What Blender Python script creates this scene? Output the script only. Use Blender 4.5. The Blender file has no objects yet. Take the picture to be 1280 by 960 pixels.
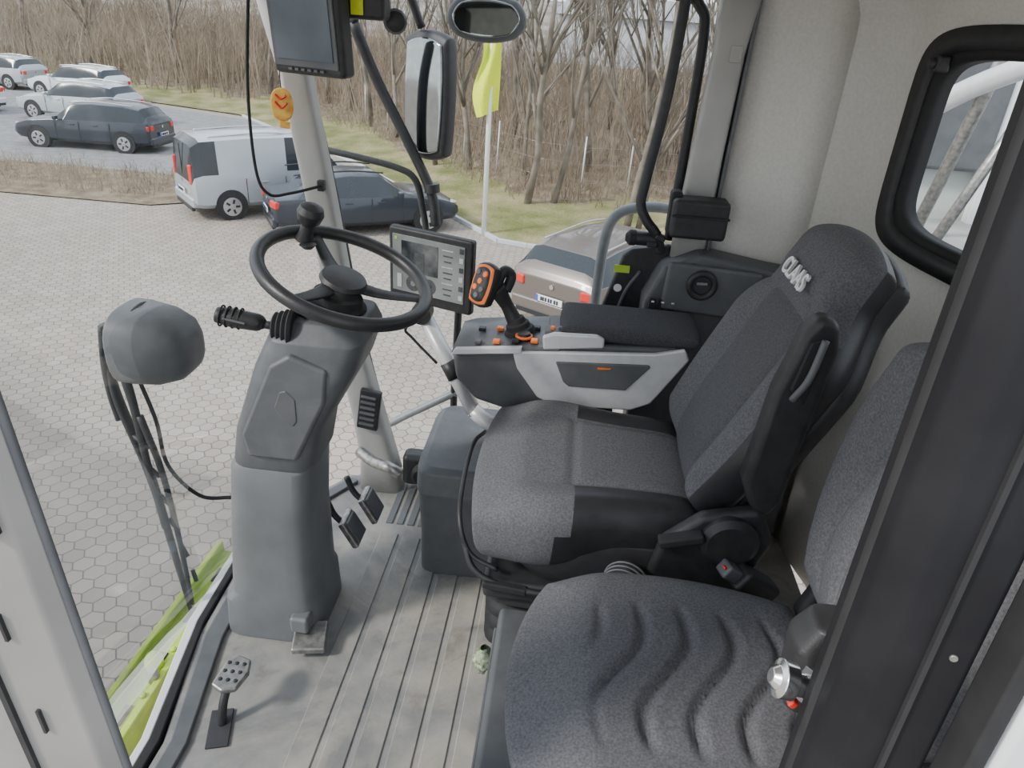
import bpy, math, random
from mathutils import Vector, Matrix, Euler
random.seed(7)
V=Vector
SC=bpy.context.scene
XF=[Matrix.Identity(4)]
GROUPS={}
# ---------------------------------------------------------------- materials
def mat(name,c1,c2=None,scale=40,rough=.6,metal=0,bump=0,bscale=None,spec=.5,dist=.002,contrast=(.35,.65),coat=0,emit=0,stretch=None):
    m=bpy.data.materials.new(name); m.use_nodes=True
    nt=m.node_tree; N=nt.nodes; L=nt.links; b=N['Principled BSDF']
    b.inputs['Roughness'].default_value=rough; b.inputs['Metallic'].default_value=metal
    b.inputs['Specular IOR Level'].default_value=spec
    b.inputs['Coat Weight'].default_value=coat
    tc=N.new('ShaderNodeTexCoord'); mp=N.new('ShaderNodeMapping'); L.new(tc.outputs['Object'],mp.inputs[0])
    if stretch: mp.inputs['Scale'].default_value=stretch
    if c2 is None: c2=tuple(min(1,x*1.15+.003) for x in c1)
    n=N.new('ShaderNodeTexNoise'); n.inputs['Scale'].default_value=scale; n.inputs['Detail'].default_value=5
    L.new(mp.outputs[0],n.inputs['Vector'])
    r=N.new('ShaderNodeValToRGB'); r.color_ramp.elements[0].position=contrast[0]; r.color_ramp.elements[1].position=contrast[1]
    r.color_ramp.elements[0].color=(*c1,1); r.color_ramp.elements[1].color=(*c2,1)
    L.new(n.outputs['Fac'],r.inputs[0]); L.new(r.outputs[0],b.inputs['Base Color'])
    if emit:
        L.new(r.outputs[0],b.inputs['Emission Color']); b.inputs['Emission Strength'].default_value=emit
    if bump:
        n2=N.new('ShaderNodeTexNoise'); n2.inputs['Scale'].default_value=bscale or scale*3; n2.inputs['Detail'].default_value=3
        L.new(mp.outputs[0],n2.inputs['Vector'])
        bp=N.new('ShaderNodeBump'); bp.inputs['Strength'].default_value=bump; bp.inputs['Distance'].default_value=dist
        L.new(n2.outputs['Fac'],bp.inputs['Height']); L.new(bp.outputs[0],b.inputs['Normal'])
    return m
def mud(m,col,sc,lo,hi,amt):
    nt=m.node_tree; N=nt.nodes; L=nt.links; b=N['Principled BSDF']; src=b.inputs['Base Color'].links[0].from_socket
    tc=N.new('ShaderNodeTexCoord'); n=N.new('ShaderNodeTexNoise'); n.inputs['Scale'].default_value=sc; n.inputs['Detail'].default_value=9; n.inputs['Roughness'].default_value=.65; n.inputs['Distortion'].default_value=.8
    L.new(tc.outputs['Object'],n.inputs['Vector'])
    r=N.new('ShaderNodeMapRange'); r.inputs['From Min'].default_value=lo; r.inputs['From Max'].default_value=hi; r.inputs['To Max'].default_value=amt; L.new(n.outputs['Fac'],r.inputs['Value'])
    x=N.new('ShaderNodeMix'); x.data_type='RGBA'; L.new(r.outputs[0],x.inputs['Factor']); L.new(src,x.inputs[6]); x.inputs[7].default_value=(*col,1); L.new(x.outputs[2],b.inputs['Base Color'])
    return m
M_fab=mat('seat_fabric',(.085,.085,.092),(.135,.135,.145),scale=260,rough=.95,bump=.5,bscale=700,dist=.001,spec=.2)
M_fab2=mat('seat_fabric_dark',(.066,.066,.072),(.105,.105,.112),scale=260,rough=.95,bump=.5,bscale=700,dist=.001,spec=.2)
M_fab3=mat('seat_fabric_charcoal',(.045,.045,.050),(.075,.075,.080),scale=260,rough=.95,bump=.5,bscale=700,dist=.001,spec=.2)
M_lea=mat('black_vinyl',(.018,.018,.020),rough=.42,bump=.2,bscale=300)
M_blk=mat('black_plastic',(.016,.016,.018),(.026,.026,.028),rough=.5,bump=.15,bscale=400)
M_pst=mat('black_pillar_paint',(.008,.008,.010),(.014,.014,.016),scale=12,rough=.6,spec=.25)
M_rub=mat('black_rubber',(.012,.012,.013),rough=.75)
M_gry=mat('dark_grey_plastic',(.082,.086,.094),(.105,.11,.116),scale=20,rough=.5,bump=.15,bscale=500,dist=.0008)
M_mid=mat('console_grey_plastic',(.075,.078,.083),(.095,.098,.103),scale=15,rough=.55,bump=.15,bscale=500,dist=.0008)
M_col=mat('column_grey_plastic',(.115,.122,.13),(.145,.152,.16),scale=9,rough=.42,bump=.12,bscale=500,dist=.0008)
M_sil=mat('silver_trim',(.58,.59,.60),(.64,.64,.65),rough=.35,metal=.2)
M_pil=mat('pillar_grey_plastic',(.35,.345,.33),(.41,.40,.38),scale=8,rough=.6,bump=.1,bscale=500)
M_post=mat('door_post_grey',(.22,.212,.20),(.27,.26,.245),scale=5,rough=.5)
M_wal=mat('headliner_beige',(.62,.60,.555),(.68,.66,.615),scale=120,rough=.9,bump=.2,bscale=450)
M_cei=mat('ceiling_liner',(.68,.66,.62),rough=.9,bump=.2,bscale=400)
M_chr=mat('chrome',(.75,.76,.77),rough=.18,metal=1)
M_mir=mat('mirror_glass',(.30,.32,.32),rough=.06,metal=1)
M_stl=mat('worn_steel',(.25,.24,.23),(.42,.41,.39),scale=60,rough=.4,metal=.8)
M_wht=mat('white_paint',(.74,.75,.75),(.80,.81,.81),scale=5,rough=.35)
M_grn=mud(mat('lime_paint',(.36,.52,.02),(.46,.62,.05),scale=18,rough=.5),(.34,.36,.18),9,.52,.64,.5)
M_org=mat('orange_plastic',(.85,.18,.02),rough=.4)
M_red=mat('red_plastic',(.6,.03,.02),rough=.3)
M_yel=mat('yellow_flag',(.62,.72,.03),rough=.8)
M_scr=mat('screen_glass',(.015,.018,.022),rough=.08)
M_dirt=mud(mud(mat('cab_floor_rubber',(.17,.17,.172),(.27,.265,.255),scale=7,rough=.65,bump=.5,bscale=40,contrast=(.36,.64)),(.36,.335,.29),4,.45,.62,.75),(.13,.10,.075),7,.58,.68,.45)
M_rib=mud(mud(mat('cab_floor_rib',(.18,.177,.172),(.28,.27,.25),scale=9,rough=.6,bump=.5,bscale=60,contrast=(.36,.64)),(.38,.345,.29),4,.45,.62,.75),(.14,.10,.07),7,.57,.68,.5)
M_bark=mat('bark',(.13,.11,.085),(.25,.215,.175),scale=3,rough=.95)
M_twig=mat('twigs',(.15,.115,.08),(.29,.235,.175),scale=.6,rough=1)
M_grass=mat('winter_grass',(.14,.15,.04),(.30,.26,.13),scale=1.1,rough=1,bump=.8,bscale=9,dist=.08)
M_soil=mat('leaf_litter',(.14,.10,.06),(.26,.205,.135),scale=2.2,rough=1,bump=.8,bscale=9,dist=.08)
M_hill=mat('distant_woods',(.17,.145,.115),(.29,.26,.225),scale=.35,rough=1,contrast=(.4,.6))
M_asph=mat('asphalt',(.19,.19,.19),(.26,.255,.25),scale=4,rough=.9)
M_bld=mat('building_render',(.46,.48,.51),(.56,.57,.59),scale=.4,rough=.8)
M_roof=mat('roof_tiles',(.22,.10,.07),rough=.9)
M_tyre=mat('tyre',(.018,.018,.019),rough=.85)
M_alloy=mat('alloy',(.5,.5,.51),rough=.3,metal=.8)
M_cgl=mat('car_glass',(.03,.035,.04),rough=.12,spec=.35)
M_plate=mat('number_plate',(.75,.76,.78),(.8,.8,.82),rough=.5)
M_ink=mat('ink',(.03,.03,.035),rough=.6)
M_blue=mat('plate_blue',(.03,.08,.5),rough=.5)
def carpaint(n,c): return mat(n,c,tuple(x*1.04 for x in c),scale=2,rough=.3,metal=.3,coat=.4)
# glass
M_gls=bpy.data.materials.new('clear_glass'); M_gls.use_nodes=True
nt=M_gls.node_tree; nt.nodes.clear()
o=nt.nodes.new('ShaderNodeOutputMaterial'); mx=nt.nodes.new('ShaderNodeMixShader'); tr=nt.nodes.new('ShaderNodeBsdfTransparent'); gl=nt.nodes.new('ShaderNodeBsdfGlossy')
fr=nt.nodes.new('ShaderNodeFresnel'); fr.inputs[0].default_value=1.2
mm=nt.nodes.new('ShaderNodeMath'); mm.operation='MULTIPLY'; mm.inputs[1].default_value=.55
tr.inputs[0].default_value=(.93,.95,.945,1); gl.inputs['Roughness'].default_value=.03
nt.links.new(fr.outputs[0],mm.inputs[0]); nt.links.new(mm.outputs[0],mx.inputs[0]); nt.links.new(tr.outputs[0],mx.inputs[1]); nt.links.new(gl.outputs[0],mx.inputs[2]); nt.links.new(mx.outputs[0],o.inputs[0])
# hexagonal paving
def hexmat():
    m=bpy.data.materials.new('hex_block_paving'); m.use_nodes=True; nt=m.node_tree; N=nt.nodes; L=nt.links; b=N['Principled BSDF']
    b.inputs['Roughness'].default_value=.85
    tc=N.new('ShaderNodeTexCoord')
    def vm(op,a,bv=None):
        n=N.new('ShaderNodeVectorMath'); n.operation=op
        if isinstance(a,tuple): n.inputs[0].default_value=a
        else: L.new(a,n.inputs[0])
        if bv is not None:
            if isinstance(bv,tuple): n.inputs[1].default_value=bv
            else: L.new(bv,n.inputs[1])
        return n
    def ma(op,a,bv=None):
        n=N.new('ShaderNodeMath'); n.operation=op
        for i,x in enumerate((a,bv)):
            if x is None: continue
            if isinstance(x,(int,float)): n.inputs[i].default_value=x
            else: L.new(x,n.inputs[i])
        return n.outputs[0]
    mp=N.new('ShaderNodeMapping'); mp.inputs['Scale'].default_value=(5.6,5.6,0); mp.inputs['Rotation'].default_value=(0,0,.5)
    L.new(tc.outputs['Object'],mp.inputs[0])
    r=(1,1.7320508,1); h=(.5,.8660254,0)
    big=vm('ADD',mp.outputs[0],(1500,1500*1.7320508,0)).outputs[0]
    a=vm('SUBTRACT',vm('MODULO',big,r).outputs[0],h).outputs[0]
    b2=vm('SUBTRACT',vm('MODULO',vm('SUBTRACT',big,h).outputs[0],r).outputs[0],h).outputs[0]
    da=vm('DOT_PRODUCT',a,a).outputs['Value']; db=vm('DOT_PRODUCT',b2,b2).outputs['Value']
    sel=ma('LESS_THAN',da,db)
    mix=N.new('ShaderNodeMix'); mix.data_type='VECTOR'; L.new(sel,mix.inputs['Factor']); L.new(b2,mix.inputs[4]); L.new(a,mix.inputs[5])
    gv=mix.outputs[1]
    ag=vm('ABSOLUTE',gv).outputs[0]
    sx=N.new('ShaderNodeSeparateXYZ'); L.new(ag,sx.inputs[0])
    dd=vm('DOT_PRODUCT',ag,(.5,.8660254,0)).outputs['Value']
    e=ma('MAXIMUM',sx.outputs[0],dd)
    idv=vm('SUBTRACT',big,gv).outputs[0]
    wn=N.new('ShaderNodeTexWhiteNoise'); wn.noise_dimensions='3D'
    sn=vm('SNAP',vm('ADD',idv,(.25,.2,0)).outputs[0],(.5,.433,1)).outputs[0]; L.new(sn,wn.inputs['Vector'])
    edge=N.new('ShaderNodeMapRange'); edge.inputs['From Min'].default_value=.45; edge.inputs['From Max'].default_value=.49; L.new(e,edge.inputs['Value'])
    cr=N.new('ShaderNodeValToRGB'); cr.color_ramp.elements[0].color=(.26,.22,.18,1); cr.color_ramp.elements[1].color=(.41,.355,.30,1)
    nz=N.new('ShaderNodeTexNoise'); nz.inputs['Scale'].default_value=.5; nz.inputs['Detail'].default_value=6; L.new(tc.outputs['Object'],nz.inputs['Vector'])
    f=ma('ADD',ma('MULTIPLY',wn.outputs['Value'],.45),ma('MULTIPLY',nz.outputs['Fac'],.6)); L.new(f,cr.inputs[0])
    m2=N.new('ShaderNodeMix'); m2.data_type='RGBA'; L.new(edge.outputs[0],m2.inputs['Factor']); L.new(cr.outputs[0],m2.inputs[6]); m2.inputs[7].default_value=(.13,.11,.09,1)
    L.new(m2.outputs[2],b.inputs['Base Color'])
    bp=N.new('ShaderNodeBump'); bp.invert=True; bp.inputs['Strength'].default_value=.5; bp.inputs['Distance'].default_value=.01; L.new(edge.outputs[0],bp.inputs['Height']); L.new(bp.outputs[0],b.inputs['Normal'])
    return m
M_pave=hexmat()
# ---------------------------------------------------------------- builders
def grp(name):
    e=bpy.data.objects.new(name,None); SC.collection.objects.link(e); e.empty_display_size=.05
    GROUPS[e]=[]; return e
def mk(name,verts,faces,mats,par=None,smooth=True,bevel=0,sub=0,fmi=None,seg=3):
    me=bpy.data.meshes.new(name); X=XF[0]
    me.from_pydata([tuple(X@V(v)) for v in verts],[],faces)
    if not isinstance(mats,(list,tuple)): mats=[mats]
    for m in mats: me.materials.append(m)
    if fmi: me.polygons.foreach_set('material_index',fmi)
    import bmesh
    bm=bmesh.new(); bm.from_mesh(me); bmesh.ops.remove_doubles(bm,verts=bm.verts,dist=1e-6); bmesh.ops.recalc_face_normals(bm,faces=bm.faces); bm.to_mesh(me); bm.free()
    me.polygons.foreach_set('use_smooth',[smooth]*len(me.polygons))
    ob=bpy.data.objects.new(name,me); SC.collection.objects.link(ob)
    if bevel:
        b=ob.modifiers.new('b','BEVEL'); b.width=bevel; b.segments=seg; b.limit_method='ANGLE'; b.angle_limit=.5; b.harden_normals=True
    if sub:
        s=ob.modifiers.new('s','SUBSURF'); s.levels=sub; s.render_levels=sub
    if par is not None: ob.parent=par; GROUPS[par].append(ob)
    return ob
def box(name,c,s,m,par=None,bevel=.004,rot=None,taper=1):
    R=Euler(rot).to_matrix() if rot else Matrix.Identity(3)
    vs=[]
    for z in(-1,1):
        k=taper if z==1 else 1
        for x,y in((-1,-1),(1,-1),(1,1),(-1,1)): vs.append(V(c)+R@V((x*s[0]/2*k,y*s[1]/2*k,z*s[2]/2)))
    return mk(name,vs,[(3,2,1,0),(4,5,6,7),(0,1,5,4),(1,2,6,5),(2,3,7,6),(3,0,4,7)],m,par,bool(bevel),bevel)
def prism(name,poly,axis,a0,a1,m,par=None,bevel=.004,seg=3,lean=0):
    def P(p,a): return {'Y':(p[0],a,p[1]),'X':(a,p[0],p[1]),'Z':(p[0]+lean*a,p[1],a)}[axis]
    n=len(poly); vs=[P(p,a0) for p in poly]+[P(p,a1) for p in poly]
    fs=[tuple(range(n)),tuple(range(2*n-1,n-1,-1))]+[(i,(i+1)%n,n+(i+1)%n,n+i) for i in range(n)]
    return mk(name,vs,fs,m,par,bool(bevel),bevel,seg=seg)
def catmull(pts,n=8):
    P=[V(p) for p in pts]; 
    if len(P)<3: return P
    P=[2*P[0]-P[1]]+P+[2*P[-1]-P[-2]]; out=[]
    for i in range(1,len(P)-2):
        for k in range(n):
            t=k/n; a,b,c,d=P[i-1:i+3]
            out.append(.5*((2*b)+(c-a)*t+(2*a-5*b+4*c-d)*t*t+(3*b-a-3*c+d)*t**3))
    out.append(P[-2]); return out
def tubedata(P,rads,ns,vs,fs,flat=1.0,up=None,close=False):
    base=len(vs); prev=None; n=len(P)
    for i,p in enumerate(P):
        if close: t=(P[(i+1)%n]-P[i-1]).normalized()
        else: t=(P[min(i+1,n-1)]-P[max(i-1,0)]).normalized()
        if prev is None:
            u=V(up) if up else (V((0,0,1)) if abs(t.z)<.9 else V((1,0,0)))
            prev=(u-t*u.dot(t)).normalized()
        else: prev=(prev-t*prev.dot(t)).normalized()
        w=t.cross(prev)
        for k in range(ns):
            a=2*math.pi*k/ns; vs.append(p+(prev*math.cos(a)*flat+w*math.sin(a))*rads[i])
    for i in range(n-1+(1 if close else 0)):
        j=(i+1)%n
        for k in range(ns):
            fs.append((base+i*ns+k,base+i*ns+(k+1)%ns,base+j*ns+(k+1)%ns,base+j*ns+k))
    if not close and ns>3:
        fs.append(tuple(base+k for k in range(ns))[::-1]); fs.append(tuple(base+(n-1)*ns+k for k in range(ns)))
def tube(name,pts,r,m,par=None,ns=12,flat=1,up=None,smoothpts=True,close=False,sub=8):
    P=catmull(pts,sub) if smoothpts and not close else [V(p) for p in pts]
    if isinstance(r,(int,float)): rr=[r]*len(P)
    else:
        rr=[]
        for i in range(len(P)):
            f=i/(len(P)-1)*(len(r)-1); k=min(int(f),len(r)-2); rr.append(r[k]+(r[k+1]-r[k])*(f-k))
    vs=[];fs=[]; tubedata(P,rr,ns,vs,fs,flat,up,close)
    return mk(name,vs,fs,m,par)
def frame_of(d):
    d=V(d).normalized(); u=V((0,0,1)) if abs(d.z)<.9 else V((1,0,0))
    a=(u-d*u.dot(d)).normalized(); return d,a,d.cross(a)
def lathe(name,c,d,prof,m,par=None,ns=32,bevel=0):
    d,a,b=frame_of(d); c=V(c); vs=[];fs=[]
    for h,r in prof:
        for k in range(ns):
            t=2*math.pi*k/ns; vs.append(c+d*h+(a*math.cos(t)+b*math.sin(t))*max(r,1e-4))
    for i in range(len(prof)-1):
        for k in range(ns): fs.append((i*ns+k,i*ns+(k+1)%ns,(i+1)*ns+(k+1)%ns,(i+1)*ns+k))
    fs.append(tuple(range(ns))); fs.append(tuple((len(prof)-1)*ns+k for k in range(ns)))
    return mk(name,vs,fs,m,par,True,bevel or .0008,seg=2)
def torus(name,c,n,R,r,m,par=None,seg=64,flat=1):
    n,a,b=frame_of(n); P=[V(c)+(a*math.cos(2*math.pi*i/seg)+b*math.sin(2*math.pi*i/seg))*R for i in range(seg)]
    return tube(name,P,r,m,par,ns=14,close=True,up=tuple(n),flat=flat)
def rr2(sx,sy,n=4,N=28):
    out=[]
    for k in range(N):
        t=2*math.pi*(k+.5)/N; c,s=math.cos(t),math.sin(t)
        out.append((math.copysign(abs(c)**(2/n),c)*sx/2,math.copysign(abs(s)**(2/n),s)*sy/2))
    return out
def loft(name,rings,m,par=None,cap=True,bevel=0,sub=0):
    n=len(rings[0]); vs=[p for r in rings for p in r]; fs=[]
    for i in range(len(rings)-1):
        for k in range(n): fs.append((i*n+k,i*n+(k+1)%n,(i+1)*n+(k+1)%n,(i+1)*n+k))
    if cap: fs.append(tuple(range(n))[::-1]); fs.append(tuple((len(rings)-1)*n+k for k in range(n)))
    return mk(name,vs,fs,m,par,True,bevel,sub)
def zloft(name,secs,m,par=None,n=4,bevel=0.004):
    return loft(name,[[V((c[0]+x,c[1]+y,c[2])) for x,y in rr2(sx,sy,n)] for c,sx,sy in secs],m,par,bevel=bevel)
def sstep(a,b,x):
    t=max(0,min(1,(x-a)/(b-a))); return t*t*(3-2*t)
def pad(name,O,S,T,N,W,L,th,tb,mats,par,k=.35,wf=None,disp=None,n=48,pw=5,q=2.2,fm=None,bend=None):
    O,S,T,N=V(O),V(S).normalized(),V(T).normalized(),V(N).normalized(); vs=[];fs=[];mi=[]
    def ease(i):
        s=2*i/n-1; return math.copysign(1-(1-abs(s))**1.5,s)
    for side in(1,-1):
        base=len(vs)
        for i in range(n+1):
            for j in range(n+1):
                s,t=ease(i),ease(j); e=max(abs(s),abs(t)); h=max(0,1-e**pw)**(1/q)
                x=s+(s*math.sqrt(1-t*t/2)-s)*k; y=t+(t*math.sqrt(1-s*s/2)-t)*k
                w=W*(wf(t) if wf else 1); d=(disp(s,t) if disp and side==1 else 0)
                z=h*(th+d) if side==1 else -h*tb
                z+=bend(s,t) if bend else 0
                vs.append(O+S*(x*w)+T*(y*L)+N*z)
        for i in range(n):
            for j in range(n):
                a=base+i*(n+1)+j; fs.append((a,a+n+1,a+n+2,a+1)); mi.append(fm(ease(i+.5),ease(j+.5),side) if fm else 0)
    return mk(name,vs,fs,mats,par,True,0,0,mi)
SH=.24   # rear wall is angled: it runs further back towards the left side of the cab
def RX(y): return .80+SH*(1.93-y)
def ringplate(name,off,cy,cz,w,h,t,depth,m,par,n=7):
    def P(p,d): y=cy+p[0]; return (RX(y)+off+d,y,cz+p[1])
    N=64; o=rr2(w,h,n,N); i=rr2(w-2*t,h-2*t,n,N); 
    rings=[[P(p,0) for p in o],[P(p,-depth) for p in o],[P(p,-depth) for p in i],[P(p,depth) for p in i],[P(p,0) for p in o]]
    return loft(name,rings,m,par,cap=False)
def text(name,body,loc,rot,size,m,par=None,ext=.001):
    c=bpy.data.curves.new(name,'FONT'); c.body=body; c.size=size; c.extrude=ext; c.align_x='CENTER'; c.align_y='CENTER'; c.offset=size*.02
    ob=bpy.data.objects.new(name,c); SC.collection.objects.link(ob); c.materials.append(m)
    ob.matrix_world=XF[0]@(Matrix.Translation(V(loc))@rot)
    if par is not None: ob.parent=par; GROUPS[par].append(ob)
    return ob
# ================================================================= CAB SHELL
g=grp('floor')
prism('floor_plate',[(-.80,.42),(-.80,1.0),(-.87,1.3),(-.885,1.6),(-.83,1.9),(-.70,2.1),(.8,2.1),(.8,.42)],'Z',-.06,0,M_dirt,g,.006)
prism('mat_edge',[(-.78,.42),(-.78,1.0),(-.85,1.3),(-.865,1.6),(-.81,1.88),(-.69,2.07),(-.66,2.05),(-.77,1.86),(-.82,1.6),(-.80,1.3),(-.74,1.0),(-.74,.42)],'Z',-.001,.012,M_gry,g,.005)
for i in range(6):
    x=-.485+i*.073
    box('rib_%d'%i,(x,1.12+(0 if i%2 else .02),.001),(.058,1.32+.02*(i%3),.006),M_rib,g,.003)
for i in range(9):
    x=-.50+i*.035
    box('far_rib_%d'%i,(x,1.96,.002),(.022,.22,.006),M_col,g,.002)
g=grp('door_sill')
prism('white_strip',[(-.815,.35),(-.83,1.0),(-.895,1.35),(-.91,1.7),(-.930,1.7),(-.920,1.35),(-.850,1.0),(-.838,.35)],'Z',-.05,.004,M_wht,g,.004)
prism('seal',[(-.80,.35),(-.805,1.0),(-.875,1.35),(-.89,1.7),(-.91,1.7),(-.895,1.35),(-.83,1.0),(-.815,.35)],'Z',-.05,.008,M_rub,g,.004)
g=grp('green_front_bumper')
box('beam',(-.990,1.20,-.15),(.080,1.1,.10),M_grn,g,.01)
box('beam_lip',(-1.03,1.20,-.085),(.020,1.1,.04),M_grn,g,.006)
box('beam_step',(-.950,1.20,-.10),(.02,1.1,.03),M_grn,g,.005)
for i in range(6): box('slot_%d'%i,(-.985,.78+i*.17,-.0985),(.02,.06,.006),M_blk,g,.002)
for i in range(7): lathe('bolt_%d'%i,(-.96,.72+i*.15,-.085),(0,0,1),[(0,.009),(.006,.009),(.009,.005)],M_grn,g,ns=10)
lathe('marker_lamp',(-.985,1.27,-.10),(0,0,1),[(0,.022),(.03,.024),(.045,.018),(.055,.008)],M_grn,g)
lathe('lamp_lens',(-.965,1.23,-.10),(0,0,1),[(0,.014),(.03,.015),(.04,.010)],M_stl,g)
# ceiling
g=grp('ceiling')
prism('liner',[(-.92,.42),(-.97,1.3),(-.9,2.1),(.75,2.1),(1.1,.42)],'Z',1.60,1.66,M_cei,g,.01)
prism('roof_cap',[(-1.05,.36),(-1.15,1.3),(-1.02,2.2),(.95,2.2),(1.25,.36)],'Z',1.66,1.85,M_wht,g,.05)
plan=[(.38,2.1),(.48,2.1),(.58,2.1),(.66,2.1)]+[(.66+.14*math.sin(a),1.96+.14*math.cos(a)) for a in [math.radians(x) for x in (15,30,45,60,75)]]
ys=[1.93,1.90,1.6,1.3,1.0,.93,.7,.45]
plan+=[(RX(y),y) for y in ys]
zs=[0,.5,.9,1.075,1.50,1.53,1.57,1.605]; off=[0,0,0,0,0,.004,.015,.05]
def wallmesh(name,idx0,idx1,hole):
    vs=[];fs=[]; pl=plan[idx0:idx1]
    for z,o_ in zip(zs,off):
        for (x,y) in pl:
            vs.append((x-o_*(1 if x>.5 else 0)*min(1,(x-.4)/.4),y-o_*(1 if y>1.99 else 0),z))
    n=len(pl)
    for r in range(len(zs)-1):
        for c in range(n-1):
            if hole and zs[r]==1.075 and pl[c][1]<=1.91 and pl[c+1][1]>=.92 and pl[c][0]>.79: continue
            fs.append((r*n+c,r*n+c+1,(r+1)*n+c+1,(r+1)*n+c))
    ob=mk(name,vs,fs,M_wal)
    s=ob.modifiers.new('s','SOLIDIFY'); s.thickness=.03; s.offset=0
wallmesh('wall_right',0,4,False); wallmesh('wall_rear',3,len(plan),True)
g=grp('window_1')
ringplate('outer_gasket',-.01,1.415,1.288,1.06,.52,.045,.018,M_blk,g)
ringplate('inner_gasket',0,1.415,1.288,.99,.45,.03,.02,M_rub,g)
mk('pane',[(RX(.93)+.01,.93,1.07),(RX(1.9)+.01,1.9,1.07),(RX(1.9)+.01,1.9,1.5),(RX(.93)+.01,.93,1.5)],[(0,1,2,3)],M_gls,g)
box('latch',(.785,1.86,1.465),(.03,.035,.035),M_blk,g,.006); lathe('latch_knob',(.778,1.86,1.465),(-1,0,0),[(0,.012),(.015,.012),(.02,.008)],M_blk,g)
g=grp('window_2')
vs=[];fs=[];nn=14
for j in range(nn+1):
    y=.50+1.52*j/nn; k=1-((j/nn)*2-1)**2
    for z in (0,.5,1.0,1.6):
        vs.append((-.80-.12*k-.10*(z/1.6)*(.3+k*.7),y,z))
for j in range(nn):
    for r in range(3): a=j*4+r; fs.append((a,a+4,a+5,a+1))
mk('windscreen_pane',vs,fs,M_gls,g)
g=grp('windscreen_pillar')
def ring(c,sx,sy,n=4): return [V((c[0]+x,c[1]+y,c[2])) for x,y in rr2(sx,sy,n)]
loft('post',[ring((-.575,2.06,0),.15,.10),ring((-.585,2.06,.12),.125,.09),ring((-.62,2.06,.30),.105,.08),ring((-.665,2.06,.5),.095,.075),ring((-.705,2.06,.75),.085,.07),ring((-.74,2.06,1.0),.085,.07),ring((-.79,2.06,1.32),.085,.07),ring((-.86,2.06,1.6),.09,.07)],M_pil,g)
box('vent_frame',(-.60,2.005,.33),(.07,.02,.145),M_blk,g,.005,(0,.13,0))
for i in range(6): box('vent_louvre_%d'%i,(-.602+.002*i-.006,1.994,.28+i*.02),(.05,.012,.006),M_gry,g,.002,(.5,.13,0))
box('foot_bracket',(-.44,2.06,.09),(.12,.07,.12),M_blk,g,.02)
lathe('bracket_cap',(-.42,2.01,.10),(0,-1,0),[(0,.04),(.02,.04),(.03,.03)],M_rub,g)
g=grp('door_1')
tube('frame_rear',[(-.6,2.1,1.565),(-.1,2.1,1.58),(.2,2.1,1.575),(.265,2.1,1.55),(.285,2.1,1.48),(.285,2.1,1.2),(.28,2.1,.95)],.014,M_blk,g)
tube('frame_bottom',[(-.5,2.12,.04),(.2,2.12,.04)],.014,M_blk,g)
tube('frame_front',[(-.53,2.12,.04),(-.64,2.12,.5),(-.72,2.12,1.0),(-.82,2.12,1.55)],.010,M_blk,g)
tube('grab_rod',[(.22,2.04,1.6),(.21,2.04,1.35),(.185,2.04,1.12),(.18,2.03,1.06),(.20,2.02,1.02),(.235,2.02,.98),(.255,2.03,.93)],.014,M_blk,g)
lathe('rod_clamp',(.17,2.03,.965),(1,0,0),[(0,.02),(.07,.02)],M_blk,g)
lathe('rod_knob',(.15,2.03,.965),(1,0,0),[(0,.01),(.012,.022),(.028,.022),(.034,.01)],M_rub,g)
mk('door_pane',[(-.55,2.11,.04),(.2,2.11,.04),(.27,2.11,1.57),(-.8,2.11,1.57)],[(0,1,2,3)],M_gls,g)
prism('lower_panel',[(.095,.60),(.10,.70),(.155,.90),(.175,.92),(.29,.94),(.29,.56)],'Y',2.07,2.10,M_blk,g,.008)
box('sticker',(.155,2.066,.86),(.045,.003,.022),M_grn,g,.0)
lathe('sticker_round',(.15,2.069,.80),(0,-1,0),[(0,.012),(.002,.012)],M_wht,g)
tube('panel_groove',[(.14,2.066,.63),(.17,2.066,.78),(.21,2.066,.86)],.006,M_gry,g)
for i in range(3): box('lock_detail_%d'%i,(.225+.02*(i%2),2.02,.955+.02*i),(.03,.03,.018),M_blk,g,.005,(0,.4*i,0))
g=grp('rear_pillar')
loft('post',[ring((.335,2.07,.9),.10,.07),ring((.34,2.07,1.2),.085,.07),ring((.35,2.07,1.45),.08,.07),ring((.355,2.06,1.6),.10,.08)],M_pil,g)
box('badge',(.362,2.033,1.45),(.030,.004,.04),M_pil,g,.008)
box('pillar_seal',(.392,2.06,1.25),(.010,.05,.7),M_gry,g,.003,(0,.02,0))
g=grp('rear_side_console')
prism('body',[(.22,.02),(.22,.80),(.26,.90),(.36,.95),(.56,.92),(.76,.90),(.76,.02)],'Y',1.97,2.08,M_mid,g,.015)
box('upper_panel',(.40,1.962,.85),(.26,.02,.14),M_gry,g,.012,(0,.05,0))
torus('cup_ring',(.37,1.945,.87),(0,-1,0),.034,.009,M_blk,g)
lathe('cup_hole',(.37,1.955,.87),(0,-1,0),[(0,.034),(.004,.03)],M_ink,g)
box('dial_tick',(.37,1.946,.875),(.03,.008,.01),M_stl,g,.003)
for i in range(3):
    box('rocker_%d'%i,(.245+i*.028,1.962,.80),(.02,.014,.03),M_rub,g,.003)
    box('rocker_mark_%d'%i,(.245+i*.028,1.953,.808),(.008,.003,.004),M_wht,g,0)
lathe('socket',(.30,1.965,.87),(0,-1,0),[(0,.02),(.01,.02),(.012,.015)],M_rub,g)
box('belt_guide',(.72,1.88,.75),(.12,.12,.30),M_blk,g,.02)
g=grp('first_aid_box')
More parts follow.
